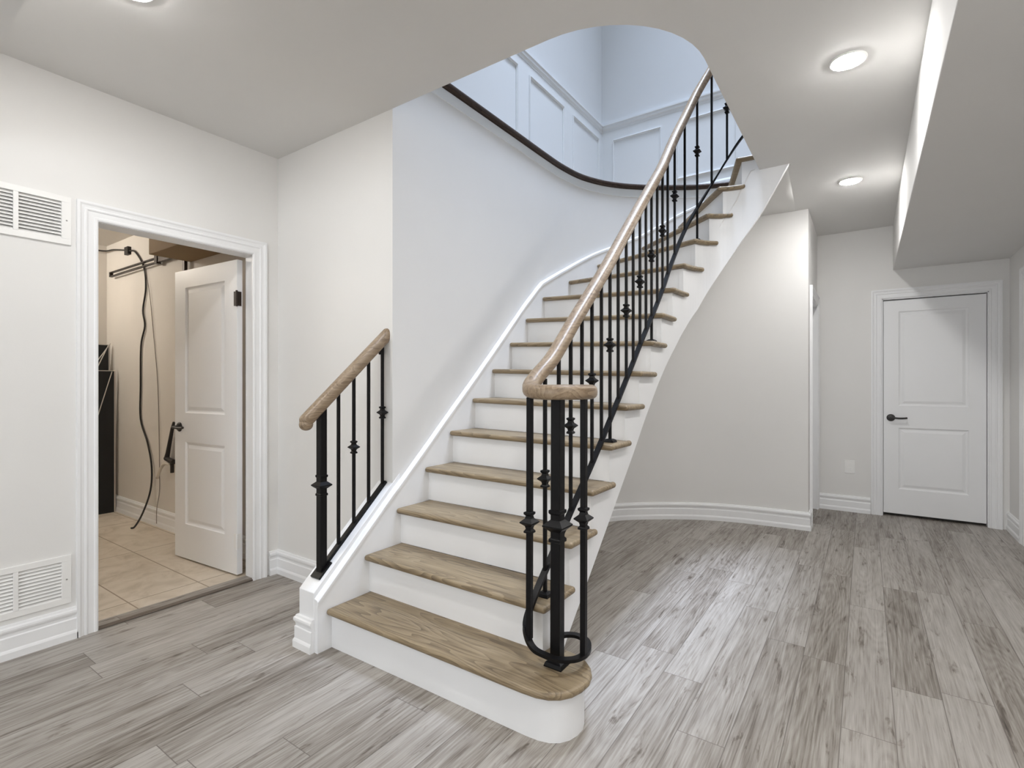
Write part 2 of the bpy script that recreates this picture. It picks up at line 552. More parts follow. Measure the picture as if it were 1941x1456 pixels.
DX0, DX1, DH = 0.905, 1.726, 2.02           # utility doorway
GA, GB = 0.288, 0.780
bm = boxes(((XB, YL, 0), (GA, YL + 0.115, CEIL)), ((GB, YL, 0), (DX0, YL + 0.115, CEIL)), ((GA, YL, 0), (GB, YL + 0.115, 0.201)), ((GA, YL, 0.375), (GB, YL + 0.115, 1.894)), ((GA, YL, 2.067), (GB, YL + 0.115, CEIL)), ((DX0, YL, DH), (DX1, YL + 0.115, CEIL)), ((DX1, YL, 0), (XC + 0.1, YL + 0.115, CEIL)))
struct('wall_left', bm, M['wall'])
struct('wall_alcove', boxes(((XC, 2.145, 0), (XC + 0.1, YL, CEIL))), M['wall'])
WY0, WY1, WZ0, WZ1 = -0.55, 2.45, 0.80, 2.30  # opening of the added, unseen window that lets the fill light in
struct('wall_behind', boxes(((XB - 0.12, YR - 0.1, 0), (XB, WY0, CEIL)), ((XB - 0.12, WY1, 0), (XB, YL + 0.115, CEIL)), ((XB - 0.12, WY0, 0), (XB, WY1, WZ0)), ((XB - 0.12, WY0, WZ1), (XB, WY1, CEIL))), M['wall'])
bm = boxes(((XB - 0.09, WY0, WZ0), (XB - 0.03, WY0 + 0.05, WZ1)), ((XB - 0.09, WY1 - 0.05, WZ0), (XB - 0.03, WY1, WZ1)), ((XB - 0.09, WY0 + 0.05, WZ0), (XB - 0.03, WY1 - 0.05, WZ0 + 0.05)), ((XB - 0.09, WY0 + 0.05, WZ1 - 0.05), (XB - 0.03, WY1 - 0.05, WZ1)),
           ((XB - 0.08, 0.93, WZ0 + 0.05), (XB - 0.04, 0.97, WZ1 - 0.05)))
struct('fill_window_1', bm, M['trim'], 'added wide white window frame behind the viewer, opening for the fill light')
struct('wall_right', boxes(((XB, YR - 0.1, 0), (XF + 0.1, YR, CEIL))), M['wall'])
EY0, EY1, EH = -0.862, -0.115, 2.0         # far doorway
bm = boxes(((XF, YR, 0), (XF + 0.1, EY0, CEIL)), ((XF, EY0, EH), (XF + 0.1, EY1, CEIL)), ((XF, EY1, 0), (XF + 0.1, 0.49, CEIL)))
struct('wall_far', bm, M['wall'])
SX0, SX1, SH = 5.09, 5.77, 1.97           # side doorway, seen edge-on
bm = boxes(((4.874, 0.39, 0), (SX0, 0.49, CEIL)), ((SX0, 0.39, SH), (SX1, 0.49, CEIL)), ((SX1, 0.39, 0), (XF, 0.49, CEIL)))
struct('wall_hall', bm, M['wall'])

# curved stair wall: full height from the floor up to the cap
wpts = W.p
bm = bmesh.new()
sweep_plan(bm, [tuple(q) for q in wpts], [(0, 0), (0.10, 0), (0.10, MAIN), (0, MAIN)], side=1)
o = struct('wall_stair', bm, M['wall'], smooth=True)
md = o.modifiers.new('edges', 'EDGE_SPLIT'); md.split_angle = math.radians(30)

# ceiling slab with the rounded stair opening
hole = [(XC, 2.09), (XC, 1.10)]
hc, hr = (2.36, 1.10), 0.50
for k in range(1, 13):
    a = math.pi + (math.pi / 2) * k / 12
    hole.append((2.36 + 0.50 * math.cos(a), 1.10 + 0.51 * math.sin(a)))
hole += [(2.8, 0.59), (3.3, 0.59), (3.80, 0.59), (3.80, 0.41), (3.832, 0.41), (3.832, 0.57), (4.86, 0.70)]
hole += [tuple(q) for q in reversed(W.offset(0.05).p[1:-1]) if not (q.x > 4.7 and q.y < 0.72)]
bm = bmesh.new()
def slab_with_hole(bm, outer, hole, z0, z1):
    for z in (z0, z1):
        vo = [bm.verts.new((x, y, z)) for x, y in outer]
        vh = [bm.verts.new((x, y, z)) for x, y in hole]
        es = []
        for L_ in (vo, vh):
            for i in range(len(L_)):
                es.append(bm.edges.new((L_[i], L_[(i + 1) % len(L_)])))
        bmesh.ops.triangle_fill(bm, use_beauty=True, use_dissolve=False, edges=es)
    bm.verts.ensure_lookup_table()
    no, nh = len(outer), len(hole)
    base = no + nh
    V = list(bm.verts)
    for off, n in ((0, no), (no, nh)):
        for i in range(n):
            j = (i + 1) % n
            bm.faces.new((V[off + i], V[off + j], V[base + off + j], V[base + off + i]))
slab_with_hole(bm, [(XB - 0.1, YR - 0.1), (XF + 0.1, YR - 0.1), (XF + 0.1, YL + 0.115), (XB - 0.1, YL + 0.115)], hole, CEIL, MAIN)
struct('ceiling', bm, M['ceil'])
struct('ceiling_beam', boxes(((-0.30, YR, 2.26), (0.40, YL, CEIL))), M['ceil'])
struct('ceiling_bulkhead', boxes(((0.40, YR, 2.25), (XF, -0.205, CEIL))), M['ceil'], bevel=0.004)

# unseen box added behind the far door, blocks sky light leaking under it
struct('wall_light_block_far', boxes(((XF + 0.1, EY0 - 0.15, -0.12), (XF + 0.6, EY0 - 0.1, 2.3)), ((XF + 0.1, EY1 + 0.1, -0.12), (XF + 0.6, EY1 + 0.15, 2.3)), ((XF + 0.6, EY0 - 0.15, -0.12), (XF + 0.65, EY1 + 0.15, 2.3)), ((XF + 0.1, EY0 - 0.15, 2.3), (XF + 0.65, EY1 + 0.15, 2.35)), ((XF + 0.1, EY0 - 0.15, -0.12), (XF + 0.65, EY1 + 0.15, 0.0))), M['util'])
# utility room shell
struct('wall_utility_right', boxes(((1.89, YL + 0.115, 0), (1.99, 6.25, 2.62))), M['util'])
struct('wall_utility_back', boxes(((-0.8, 6.15, 0), (1.89, 6.25, 2.62))), M['util'])
struct('wall_utility_left', boxes(((-0.9, YL + 0.115, 0), (-0.8, 6.25, 2.62))), M['util'])
struct('ceiling_utility', boxes(((-0.9, YL + 0.115, 2.565), (1.99, 6.25, 2.72))), M['util'])

# upper hall around the stairwell
UX, UY, UZ = 4.99, 2.295, 7.8
RB, RT = 3.845, 3.92                      # chair rail
struct('wall_upper_left', boxes(((0.2, UY, MAIN), (UX, UY + 0.1, UZ))), M['upper'])
struct('wall_upper_far', boxes(((UX, YR - 0.1, MAIN), (UX + 0.1, UY + 0.1, UZ))), M['upper'])
struct('wall_upper_right', boxes(((0.2, YR - 0.1, MAIN), (UX, YR, UZ))), M['upper'])
struct('wall_upper_near', boxes(((0.1, YR - 0.1, MAIN), (0.2, UY + 0.1, UZ))), M['upper'])
GX0, GX1, GY0, GY1 = 2.1, 4.6, 0.3, 1.6   # skylight
bm = bmesh.new()
slab_with_hole(bm, [(0.1, YR - 0.1), (UX + 0.1, YR - 0.1), (UX + 0.1, UY + 0.1), (0.1, UY + 0.1)], [(GX0, GY0), (GX1, GY0), (GX1, GY1), (GX0, GY1)], UZ, UZ + 0.3)
struct('ceiling_upper', bm, M['upper'])
# main-floor finish: the hall on the near side and the ledge between curved wall and panelled walls
bm = bmesh.new()
slab_with_hole(bm, [(0.2, YR), (UX, YR), (UX, UY), (0.2, UY)], hole, MAIN, MAIN + 0.03)
struct('floor_upper', bm, M['slab'])

# ------------------------------------------------------------------ wainscot of the upper hall
struct('trim_1', boxes(((0.2, UY - 0.008, MAIN + 0.03), (UX, UY, RB))), M['wains'])
struct('trim_2', boxes(((UX - 0.008, YR, MAIN + 0.03), (UX, UY, RB))), M['wains'])
CHAIR = [(0.0, 0.0), (0.012, 0.0), (0.014, 0.02), (0.022, 0.03), (0.024, 0.055), (0.03, 0.06), (0.03, 0.075), (0.0, 0.075)]
bm = bmesh.new()
sweep_plan(bm, [(0.2, UY), (UX, UY), (UX, YR)], CHAIR, side=-1, base=RB)
struct('trim_3', bm, M['wains'])
bm = bmesh.new()
sweep_plan(bm, [(0.2, UY), (UX, UY), (UX, YR)], [(0, 0), (0.018, 0), (0.018, 0.1), (0.01, 0.12), (0, 0.12)], side=-1, base=MAIN + 0.03)
struct('trim_4', bm, M['wains'])
def frame_on(bm, o_, u, v, n, a0, b0, a1, b1, w=0.022, d=0.014):
    """picture-frame moulding on a plane"""
    o_, u, v, n = Vector(o_), Vector(u), Vector(v), Vector(n)
    prof = [(0.0, 0.0), (0.002, d * 0.6), (w * 0.35, d), (w * 0.6, d * 0.55), (w, d * 0.45), (w, 0.0)]
    corners = [(a0, b0, 1, 1), (a1, b0, -1, 1), (a1, b1, -1, -1), (a0, b1, 1, -1)]
    rings = []
    for a, b, sa, sb in corners:
        rings.append([bm.verts.new(o_ + u * (a + sa * p) + v * (b + sb * p) + n * h) for p, h in prof])
    k = len(prof)
    for i in range(4):
        j = (i + 1) % 4
        for q in range(k - 1):
            bm.faces.new((rings[i][q], rings[j][q], rings[j][q + 1], rings[i][q + 1]))
pl = MAIN + 0.03
for k, (a, b) in enumerate(((0.5, 1.36), (1.50, 2.35), (2.49, 3.39), (3.56, 4.15), (4.32, 4.90))):
    bm = bmesh.new()
    frame_on(bm, (0, UY - 0.008, 0), (1, 0, 0), (0, 0, 1), (0, -1, 0), a, pl + 0.2, b, 3.758)
    struct('trim_%d' % (5 + k), bm, M['wains'])
for k, (a, b) in enumerate(((1.65, 2.165), (0.97, 1.50), (0.2, 0.80))):
    bm = bmesh.new()
    frame_on(bm, (UX - 0.008, 0, 0), (0, 1, 0), (0, 0, 1), (-1, 0, 0), a, pl + 0.2, b, 3.743)
    struct('trim_%d' % (10 + k), bm, M['wains'])

# cap along the top of the curved wall and the white band below it
bm = bmesh.new()
CAPP = [(-0.09, 0.03), (-0.09, 0.0), (0.0, 0.0), (0.022, 0.0), (0.030, 0.006), (0.034, 0.019), (0.030, 0.033), (0.022, 0.040), (0.0, 0.041)]
sweep_plan(bm, [tuple(q) for q in W.p], CAPP, side=-1, base=MAIN)
cap = struct('trim_21', bm, M['cap'], 'dark stained wooden cap along the top of the curved stair wall', smooth=True)
md = cap.modifiers.new('edges', 'EDGE_SPLIT'); md.split_angle = math.radians(35)
bm = bmesh.new()
sweep_plan(bm, [tuple(q) for q in W.p], [(0, 0), (0.005, 0.003), (0.006, 0.065), (0, 0.065)], side=-1, base=MAIN - 0.07)
struct('trim_13', bm, M['wains'])

# ------------------------------------------------------------------ baseboards
BASE = [(0.0, 0.0), (0.021, 0.0), (0.021, 0.030), (0.0185, 0.037), (0.015, 0.043), (0.015, 0.094), (0.011, 0.099), (0.011, 0.108), (0.0125, 0.113), (0.017, 0.119), (0.019, 0.127),
        (0.018, 0.136), (0.012, 0.141), (0.010, 0.148), (0.0, 0.150)]
def baseboard(name, path, side):
    bm = bmesh.new()
    sweep_plan(bm, path, BASE, side)
    return struct(name, bm, M['trim'])
baseboard('baseboard_left', [(XB, YL), (0.838, YL)], -1)
baseboard('baseboard_alcove', [(1.795, YL), (XC, YL), (XC, 2.16)], -1)
cw = [tuple(q) for q in W.span(W.near((3.9, 2.0)), W.s[-1], 0.05)]
baseboard('baseboard_stair', cw + [(5.01, 0.39)], -1)
baseboard('baseboard_far', [(XF, 0.388), (XF, -0.036)], -1)
baseboard('baseboard_right', [(XF, YR), (5.41, YR)], -1)
baseboard('baseboard_utility', [(1.89, 6.15), (1.89, YL + 0.115)], -1)

# ------------------------------------------------------------------ door casings
CAS = [(0.0, 0.0), (0.0, 0.010), (0.006, 0.014), (0.014, 0.014), (0.018, 0.011), (0.040, 0.012), (0.046, 0.017), (0.052, 0.017), (0.056, 0.014), (0.066, 0.016), (0.074, 0.021), (0.085, 0.021), (0.085, 0.0)]
def casing(name, o_, u, n, a0, a1, h, wdt=0.085):
    """door casing around an opening a0..a1 wide and h high on the plane through o_ (u along, n out)"""
    o_, u, n = Vector(o_), Vector(u), Vector(n)
    z = Vector((0, 0, 1))
    k = wdt / 0.085
    bm = bmesh.new()
    rings = []
    for a, b, sa, sb in ((a0, 0.0, -1, 0), (a0, h, -1, 1), (a1, h, 1, 1), (a1, 0.0, 1, 0)):
        rings.append([bm.verts.new(o_ + u * (a + sa * p * k) + z * (b + sb * p * k) + n * d) for p, d in CAS])
    m = len(CAS)
    for i in range(3):
        for q in range(m):
            bm.faces.new((rings[i][q], rings[i][(q + 1) % m], rings[i + 1][(q + 1) % m], rings[i + 1][q]))
    bm.faces.new(rings[0]); bm.faces.new(list(reversed(rings[-1])))
    return struct(name, bm, M['trim'])
def jamb(name, a, b, c):
    return struct(name, boxes(*[a, b, c]), M['trim'])
casing('trim_14', (0, YL, 0), (1, 0, 0), (0, -1, 0), DX0 + 0.014, 1.690, DH - 0.012)
jamb('trim_15', ((DX0 - 0.002, YL, 0), (DX0 + 0.014, YL + 0.115, DH)), ((DX1 - 0.014, YL, 0), (DX1 + 0.002, YL + 0.115, DH)), ((DX0, YL, DH - 0.014), (DX1, YL + 0.115, DH + 0.002)))
casing('trim_16', (XF, 0, 0), (0, 1, 0), (-1, 0, 0), EY0 + 0.01, EY1 - 0.01, EH - 0.008, 0.083)
jamb('trim_17', ((XF, EY0 - 0.002, 0), (XF + 0.1, EY0 + 0.016, EH)), ((XF, EY1 - 0.016, 0), (XF + 0.1, EY1 + 0.002, EH)), ((XF, EY0, EH - 0.016), (XF + 0.1, EY1, EH + 0.002)))
casing('trim_18', (0, 0.39, 0), (1, 0, 0), (0, -1, 0), SX0, SX1 - 0.03, SH, 0.08)
jamb('trim_19', ((SX0, 0.39, 0), (SX0 + 0.015, 0.49, SH)), ((SX1 - 0.015, 0.39, 0), (SX1, 0.49, SH)), ((SX0, 0.39, SH - 0.015), (SX1, 0.49, SH)))
casing('trim_20', (0, YR, 0), (-1, 0, 0), (0, 1, 0), -5.31, -4.5, 2.0, 0.083)

# ------------------------------------------------------------------ panelled doors
def door_leaf_mesh(w, h, t, panels):
    """leaf from (0,0,0) to (w, t, h); panels [(x0,z0,x1,z1)] with sunk moulding and a raised field on both faces"""
    bm = bmesh.new()
    xs = sorted({0.0, w} | {p[0] for p in panels} | {p[2] for p in panels})
    zs = sorted({0.0, h} | {p[1] for p in panels} | {p[3] for p in panels})
    def cell(x0, z0, x1, z1):
        return any(p[0] <= x0 + 1e-6 and p[2] >= x1 - 1e-6 and p[1] <= z0 + 1e-6 and p[3] >= z1 - 1e-6 for p in panels)
    for y, sgn in ((0.0, 1), (t, -1)):
        for i in range(len(xs) - 1):
            for j in range(len(zs) - 1):
                x0, x1, z0, z1 = xs[i], xs[i + 1], zs[j], zs[j + 1]
                if cell(x0, z0, x1, z1):
                    continue
                bm.faces.new([bm.verts.new(p) for p in ((x0, y, z0), (x1, y, z0), (x1, y, z1), (x0, y, z1))])
        for x0, z0, x1, z1 in panels:
            prev = None
            for ins, dep in ((0, 0), (0.004, 0.006), (0.012, 0.010), (0.020, 0.0105), (0.042, 0.003)):
                ring = [bm.verts.new(p) for p in ((x0 + ins, y + sgn * dep, z0 + ins), (x1 - ins, y + sgn * dep, z0 + ins), (x1 - ins, y + sgn * dep, z1 - ins), (x0 + ins, y + sgn * dep, z1 - ins))]
                if prev:
                    for q in range(4):
                        bm.faces.new((prev[q], prev[(q + 1) % 4], ring[(q + 1) % 4], ring[q]))
                prev = ring
            bm.faces.new(prev)
    for a, b in (((0, 0), (0, h)), ((w, 0), (w, h)), ((0, 0), (w, 0)), ((0, h), (w, h))):
        bm.faces.new([bm.verts.new(p) for p in ((a[0], 0, a[1]), (b[0], 0, b[1]), (b[0], t, b[1]), (a[0], t, a[1]))])
    return bm

def lever(parent, mats, side, x, z, y0, sgn, t):
    """door handle: rose, neck and lever; side +1 points the lever to +x"""
    bm = bmesh.new()
    rose = []
    for r, d in ((0.0325, 0.0), (0.0325, 0.004), (0.027, 0.010), (0.012, 0.012), (0.012, 0.045)):
        rose.append((r, d))
    rings = []
    for r, d in rose:
        rings.append([bm.verts.new((x + r * math.cos(k * math.pi / 12), y0 + sgn * d, z + r * math.sin(k * math.pi / 12))) for k in range(24)])
    for a, b in zip(rings, rings[1:]):
        for k in range(24):
            bm.faces.new((a[k], a[(k + 1) % 24], b[(k + 1) % 24], b[k]))
    bm.faces.new(rings[0]); bm.faces.new(rings[-1])
    path = [(x - side * 0.008, y0 + sgn * 0.043, z), (x + side * 0.02, y0 + sgn * 0.045, z), (x + side * 0.06, y0 + sgn * 0.045, z - 0.003), (x + side * 0.10, y0 + sgn * 0.042, z - 0.001), (x + side * 0.118, y0 + sgn * 0.040, z + 0.002)]
    tube(bm, [tuple(v) for v in spline(path, 4)], 0.0085, 10)
    return obj('door_handle', bm, mats, parent, smooth=False, bevel=0.0)

# utility door: swung into the utility room
hx, hy = 1.704, 3.250
tip = (1.654, 3.990)
ang = math.atan2(tip[1] - hy, tip[0] - hx)
Lw = 0.742
d1 = struct('door_1', door_leaf_mesh(Lw, 1.98, 0.035, [(0.135, 1.00, Lw - 0.135, 1.86), (0.135, 0.235, Lw - 0.135, 0.80)]), M['trim'], 'white two-panel door standing open into the utility room')
d1.location = (hx, hy, 0.012)
d1.rotation_euler = (0, 0, ang)
bpy.context.view_layer.update()
def local_part(o, parent):
    o.parent = parent
    o.matrix_parent_inverse = Matrix.Identity(4)
    return o
h1 = local_part(lever(None, M['gunmetal'], -1, Lw - 0.062, 0.90, 0.035, 1, 0.035), d1)
h1b = local_part(lever(None, M['gunmetal'], -1, Lw - 0.062, 0.90, 0.0, -1, 0.035), d1)
for z, mt, lb in ((1.735, M['bronze'], 'dark bronze upper hinge'), (0.21, M['plate'], 'white painted lower hinge')):
    bm = bmesh.new()
    box(bm, (-0.003, 0.008, z - 0.045), (0.0005, 0.045, z + 0.045))
    box(bm, (-0.004, 0.0355, z - 0.045), (0.03, 0.0385, z + 0.045))
    tube(bm, [(-0.006, 0.041, z - 0.05), (-0.006, 0.041, z + 0.05)], 0.0065, 10)
    hg = local_part(obj('hinge', bm, mt), d1)
    hg['label'] = lb

# far door, closed
wd = EY1 - EY0 - 0.04
d2 = struct('door_2', door_leaf_mesh(wd, 1.95, 0.035, [(0.112, 0.985, wd - 0.112, 1.845), (0.112, 0.225, wd - 0.112, 0.785)]), M['trim'], 'white closed two-panel door at the end of the hall under the bulkhead')
d2.location = (XF + 0.028, EY1 - 0.02, 0.026)
d2.rotation_euler = (0, 0, -math.pi / 2)
local_part(lever(None, M['gunmetal'], 1, 0.055, 0.875, 0.0, -1, 0.035), d2)
struct('door_3', boxes(((SX0 + 0.015, 0.425, 0.01), (SX1 - 0.015, 0.46, SH - 0.02))), M['trim'], 'white closet door in the hall wall behind the stair, seen edge-on')
struct('door_4', boxes(((4.5, YR - 0.04, 0.01), (5.31, YR + 0.004, 2.0))), M['trim'], 'white door leaf in the right wall at the edge of the view')

# ------------------------------------------------------------------ return-air grilles on the left wall
def grille(z0, z1, nslat, label):
    x0, x1 = 0.252, 0.816
    y = YL
    t = empty('air_grille', ((x0 + x1) / 2, y, z0), label, 'air grille', 'return air grilles on the left wall')
    bm = bmesh.new()
    f = 0.036
    box(bm, (x0, y - 0.009, z0), (x1, y, z0 + f * 0.75)); box(bm, (x0, y - 0.009, z1 - f * 0.75), (x1, y, z1))
    box(bm, (x0, y - 0.009, z0 + f * 0.75), (x0 + f, y, z1 - f * 0.75)); box(bm, (x1 - f, y - 0.009, z0 + f * 0.75), (x1, y, z1 - f * 0.75))
    xm = (0.288, 0.448, 0.614, 0.780)
    for c in (0.4520, 0.6225):
        box(bm, (c - 0.009, y - 0.009, z0 + f * 0.75), (c + 0.009, y, z1 - f * 0.75))
    obj('frame', bm, M['plate'], t, bevel=0.002)
    bm = bmesh.new()
    zz0, zz1 = z0 + f * 0.75, z1 - f * 0.75
    for i in range(nslat):
        z = zz0 + (zz1 - zz0) * (i + 0.5) / nslat
        hgt = (zz1 - zz0) / nslat * 0.5
        v = [bm.verts.new(p) for p in ((x0 + f, y - 0.006, z - hgt), (x1 - f, y - 0.006, z - hgt), (x1 - f, y + 0.010, z + hgt), (x0 + f, y + 0.010, z + hgt))]
        w = [bm.verts.new((q.co.x, q.co.y, q.co.z + 0.0016)) for q in v]
        bm.faces.new(v); bm.faces.new(list(reversed(w)))
        for a in range(4):
            bm.faces.new((v[a], v[(a + 1) % 4], w[(a + 1) % 4], w[a]))
    obj('louvers', bm, M['plate'], t)
    obj('backing', boxes(((x0 + f, y + 0.10, zz0), (x1 - f, y + 0.11, zz1))), M['void'], t)['label'] = 'dark duct opening behind the slats'
    bm = bmesh.new()
    zc = (z0 + z1) / 2
    for k in range(1):
        pts = [(0.0038 * math.cos(a * math.pi / 6), 0.0038 * math.sin(a * math.pi / 6)) for a in range(12)]
        lo = [bm.verts.new((x1 - f / 2 + p[0], y - 0.009, zc + p[1])) for p in pts]
        hi = [bm.verts.new((x1 - f / 2 + p[0] * 0.6, y - 0.011, zc + p[1] * 0.6)) for p in pts]
        for a in range(12):
            bm.faces.new((lo[a], lo[(a + 1) % 12], hi[(a + 1) % 12], hi[a]))
        bm.faces.new(hi)
    obj('screw', bm, M['nickel'], t)
grille(1.867, 2.094, 11, 'white louvred air grille high on the left wall beside the door frame')
grille(0.174, 0.402, 11, 'white louvred air grille just above the baseboard on the left wall')

# ------------------------------------------------------------------ outlet on the far wall
t = empty('wall_outlet', (XF, 0.125, 0.365), 'white wall outlet above the baseboard left of the far closed door', 'outlet')
obj('plate', boxes(((XF - 0.006, 0.083, 0.363), (XF, 0.167, 0.487))), M['plate'], t, bevel=0.003)
for z in (0.405, 0.445):
    obj('socket', boxes(((XF - 0.008, 0.108, z - 0.015), (XF - 0.006, 0.142, z + 0.015))), M['plate'], t, bevel=0.001)

# ------------------------------------------------------------------ recessed ceiling lights
def pot(x, y, z, label, group=None):
    t = empty('ceiling_light', (x, y, z), label, 'ceiling light', group)
    bm = bmesh.new()
    lathe(bm, (x, y, z), [(0.074, 0.0), (0.074, -0.002), (0.069, -0.006), (0.064, -0.006), (0.062, -0.003), (0.062, 0.0)], 40)
    obj('trim_ring', bm, M['plate'], t, smooth=True)
    bm = bmesh.new()
    lathe(bm, (x, y, z), [(0.062, -0.004), (0.056, -0.009), (0.04, -0.012), (0.018, -0.0135)], 40)
    obj('diffuser', bm, M['lamp'], t, smooth=True)
    return t
pot(2.74, 0.066, CEIL, 'round lit ceiling light nearest the viewer, right of the rounded stair opening')
pot(4.373, 0.090, CEIL, 'round lit ceiling light farther down the hall toward the closed far door')
HID = 'round lit ceiling light out of sight around the viewer, in a set partly added as fill'
for x, y, z in ((1.10, 0.075, CEIL), (0.75, 2.20, CEIL), (-1.1, 0.075, CEIL), (0.80, -0.58, 2.25)):  # partly inferred from glow and lamp spacing, partly added unseen to brighten the room
    pot(x, y, z, HID, 'ceiling lights out of sight')

# ------------------------------------------------------------------ staircase
stair = empty('staircase', (1.445, 1.5, 0), 'curved staircase with stained oak treads and white risers sweeping up to the main floor', 'staircase')
TH = 0.029
def tread_outline(n):
    """plan outline with a z for each point"""
    pts = []
    so = sN[n]
    e = so + (0.255 if n <= 10 else {11: 0.235, 12: 0.20, 13: 0.18, 14: 0.17, 15: 0.17, 16: 0.15}[n])
    zi, zo = top_in(n), top_out(n)
    ring = [(tuple(p), zi) for p in NO.span(so, e, 0.05)]
    ring.append((tuple(SI.at(SI.near(NO.at(e)))), zi))
    nxt = SI.near(NO.at(sN[n + 1] + 0.04))
    a = SI.at(nxt) + Vector((0, 0))
    ring.append(((a.x, a.y), zi))
    w1 = sW[n + 1] + 0.045
    ring += [(tuple(p), zo) for p in SK.span(w1, sW[n], 0.05)]
    return ring
def tread(n):
    if n == 1:
        front = [(1.437, 2.021), (1.443, 1.5), (1.444, 0.96), (1.448, 0.905), (1.461, 0.862), (1.485, 0.828), (1.520, 0.803), (1.565, 0.789), (1.612, 0.786), (1.655, 0.797), (1.693, 0.820), (1.722, 0.852), (1.742, 0.89), (1.75, 0.94), (1.752, 1.012)]
        ring = [(p, R) for p in front] + [((1.70, 1.02), R), ((1.70, 2.021), R)]
    else:
        ring = tread_outline(n)
    pts = [p for p, z in ring]
    zt = [z for p, z in ring]
    bm = bmesh.new()
    prism(bm, pts, [z - TH for z in zt], zt)
    o = obj('tread', bm, M['tread'], stair, bevel=0.0138, seg=4, angle=50)
    o.modifiers['bevel'].use_clamp_overlap = False
    return o
for n in range(1, 17):
    tread(n)
# risers
def riser_line(n):
    """inner and outer plan points of riser n (set back under the nosing)"""
    a = SI.at(SI.near(NO.at(sN[n] + 0.036)))
    b = SK.at(sW[n] + 0.036)
    return a, b
for n in range(2, 17):
    a, b = riser_line(n)
    d = (b - a).normalized()
    k = Vector((d.y, -d.x))
    if k.dot(NO.at(sN[n] + 0.1) - NO.at(sN[n])) < 0:
        k = -k
    q = [a, b, b + k * 0.016, a + k * 0.016]
    bm = bmesh.new()
    prism(bm, [tuple(p) for p in q], [top_in(n - 1), top_out(n - 1), top_out(n - 1), top_in(n - 1)], [top_in(n) - TH, top_out(n) - TH, top_out(n) - TH, top_in(n) - TH])
    obj('riser', bm, M['trim'], stair)
# starting riser with the round end
fo = [(1.470, 2.021), (1.476, 1.5), (1.478, 0.965), (1.482, 0.915), (1.493, 0.877), (1.513, 0.848), (1.543, 0.827), (1.580, 0.816), (1.618, 0.815), (1.652, 0.826), (1.681, 0.845), (1.703, 0.872), (1.716, 0.905), (1.72, 0.945), (1.722, 1.012)]
bm = bmesh.new()
sweep_plan(bm, fo, [(0, 0), (0, R - TH), (0.016, R - TH), (0.016, 0)], side=1)
fr1 = obj('riser', bm, M['trim'], stair, smooth=True)
md = fr1.modifiers.new('edges', 'EDGE_SPLIT'); md.split_angle = math.radians(30)

# cut stringer on the open side
ZB = [(1.72, 0.0), (1.76, 0.045), (1.892, 0.178), (2.081, 0.352), (2.283, 0.540), (2.6, 0.835), (2.782, 1.015), (3.0, 1.21), (3.16, 1.334)]
zb_s = [(SI.near((x, 1.015)), z) for x, z in ZB]
for p, z in (((3.332, 1.012), 1.452), ((3.491, 0.995), 1.585), ((3.629, 0.948), 1.728), ((3.716, 0.88), 1.893), ((3.764, 0.796), 2.038), ((3.785, 0.719), 2.165), ((3.799, 0.582), 2.36), ((3.8, 0.418), 2.654), ((3.8, 0.3), 2.86)):
    zb_s.append((SI.near(p), z))
def interp(tab, s):
    if s <= tab[0][0]: return tab[0][1]
    for (a, za), (b, zb) in zip(tab, tab[1:]):
        if s <= b:
            return za + (zb - za) * (s - a) / max(1e-9, b - a)
    return tab[-1][1]
sS = {n: SI.near(NO.at(sN[n] + 0.036)) for n in range(1, 17)}
sS[17] = sS[16] + 0.15
bm = bmesh.new()
for n in range(1, 17):
    s0, s1 = sS[n], sS[n + 1]
    if n == 1:
        s0 = SI.near((1.72, 1.015))
    zt = top_in(n) - TH
    sp = [s0 + (s1 - s0) * i / 5 for i in range(6)]
    for a, b in zip(sp, sp[1:]):
        p, q = SI.at(a), SI.at(b)
        t_ = (q - p).normalized(); k = Vector((-t_.y, t_.x)) * 0.03
        za, zb_ = min(interp(zb_s, a), zt - 0.002), min(interp(zb_s, b), zt - 0.002)
        prism(bm, [tuple(p), tuple(q), tuple(q + k), tuple(p + k)], [za, zb_, zb_, za], zt)
obj('stringer', bm, M['trim'], stair)
# plastered underside
bm = bmesh.new()
prev = None
for n10 in range(10, 171, 2):
    n = n10 / 10
    i = min(16, int(n)); f = n - i
    si = sS[i] + (sS[i + 1] - sS[i]) * f
    so = sW[i] + (sW[min(i + 1, 17)] - sW[i]) * f
    a, b = SI.at(si), W.at(W.near(SK.at(so)))
    z = max(interp(zb_s, si) + 0.01, min(n * R - 0.30 + max(0.0, n - 14.8) * 0.12, CEIL - 0.001))
    if si < SI.near((1.92, 1.015)):
        continue
    z2 = z
    cur = [bm.verts.new((a.x, a.y + 0.002, z2)), bm.verts.new((b.x, b.y, max(z2, min(n * R - 0.30 + max(0.0, n - 14.8) * 0.12, CEIL - 0.001))))]
    if prev:
        bm.faces.new((prev[0], prev[1], cur[1], cur[0]))
    prev = cur
o = obj('soffit', bm, M['wall'], stair, smooth=True)
md = o.modifiers.new('solid', 'SOLIDIFY'); md.thickness = 0.012; md.offset = 1

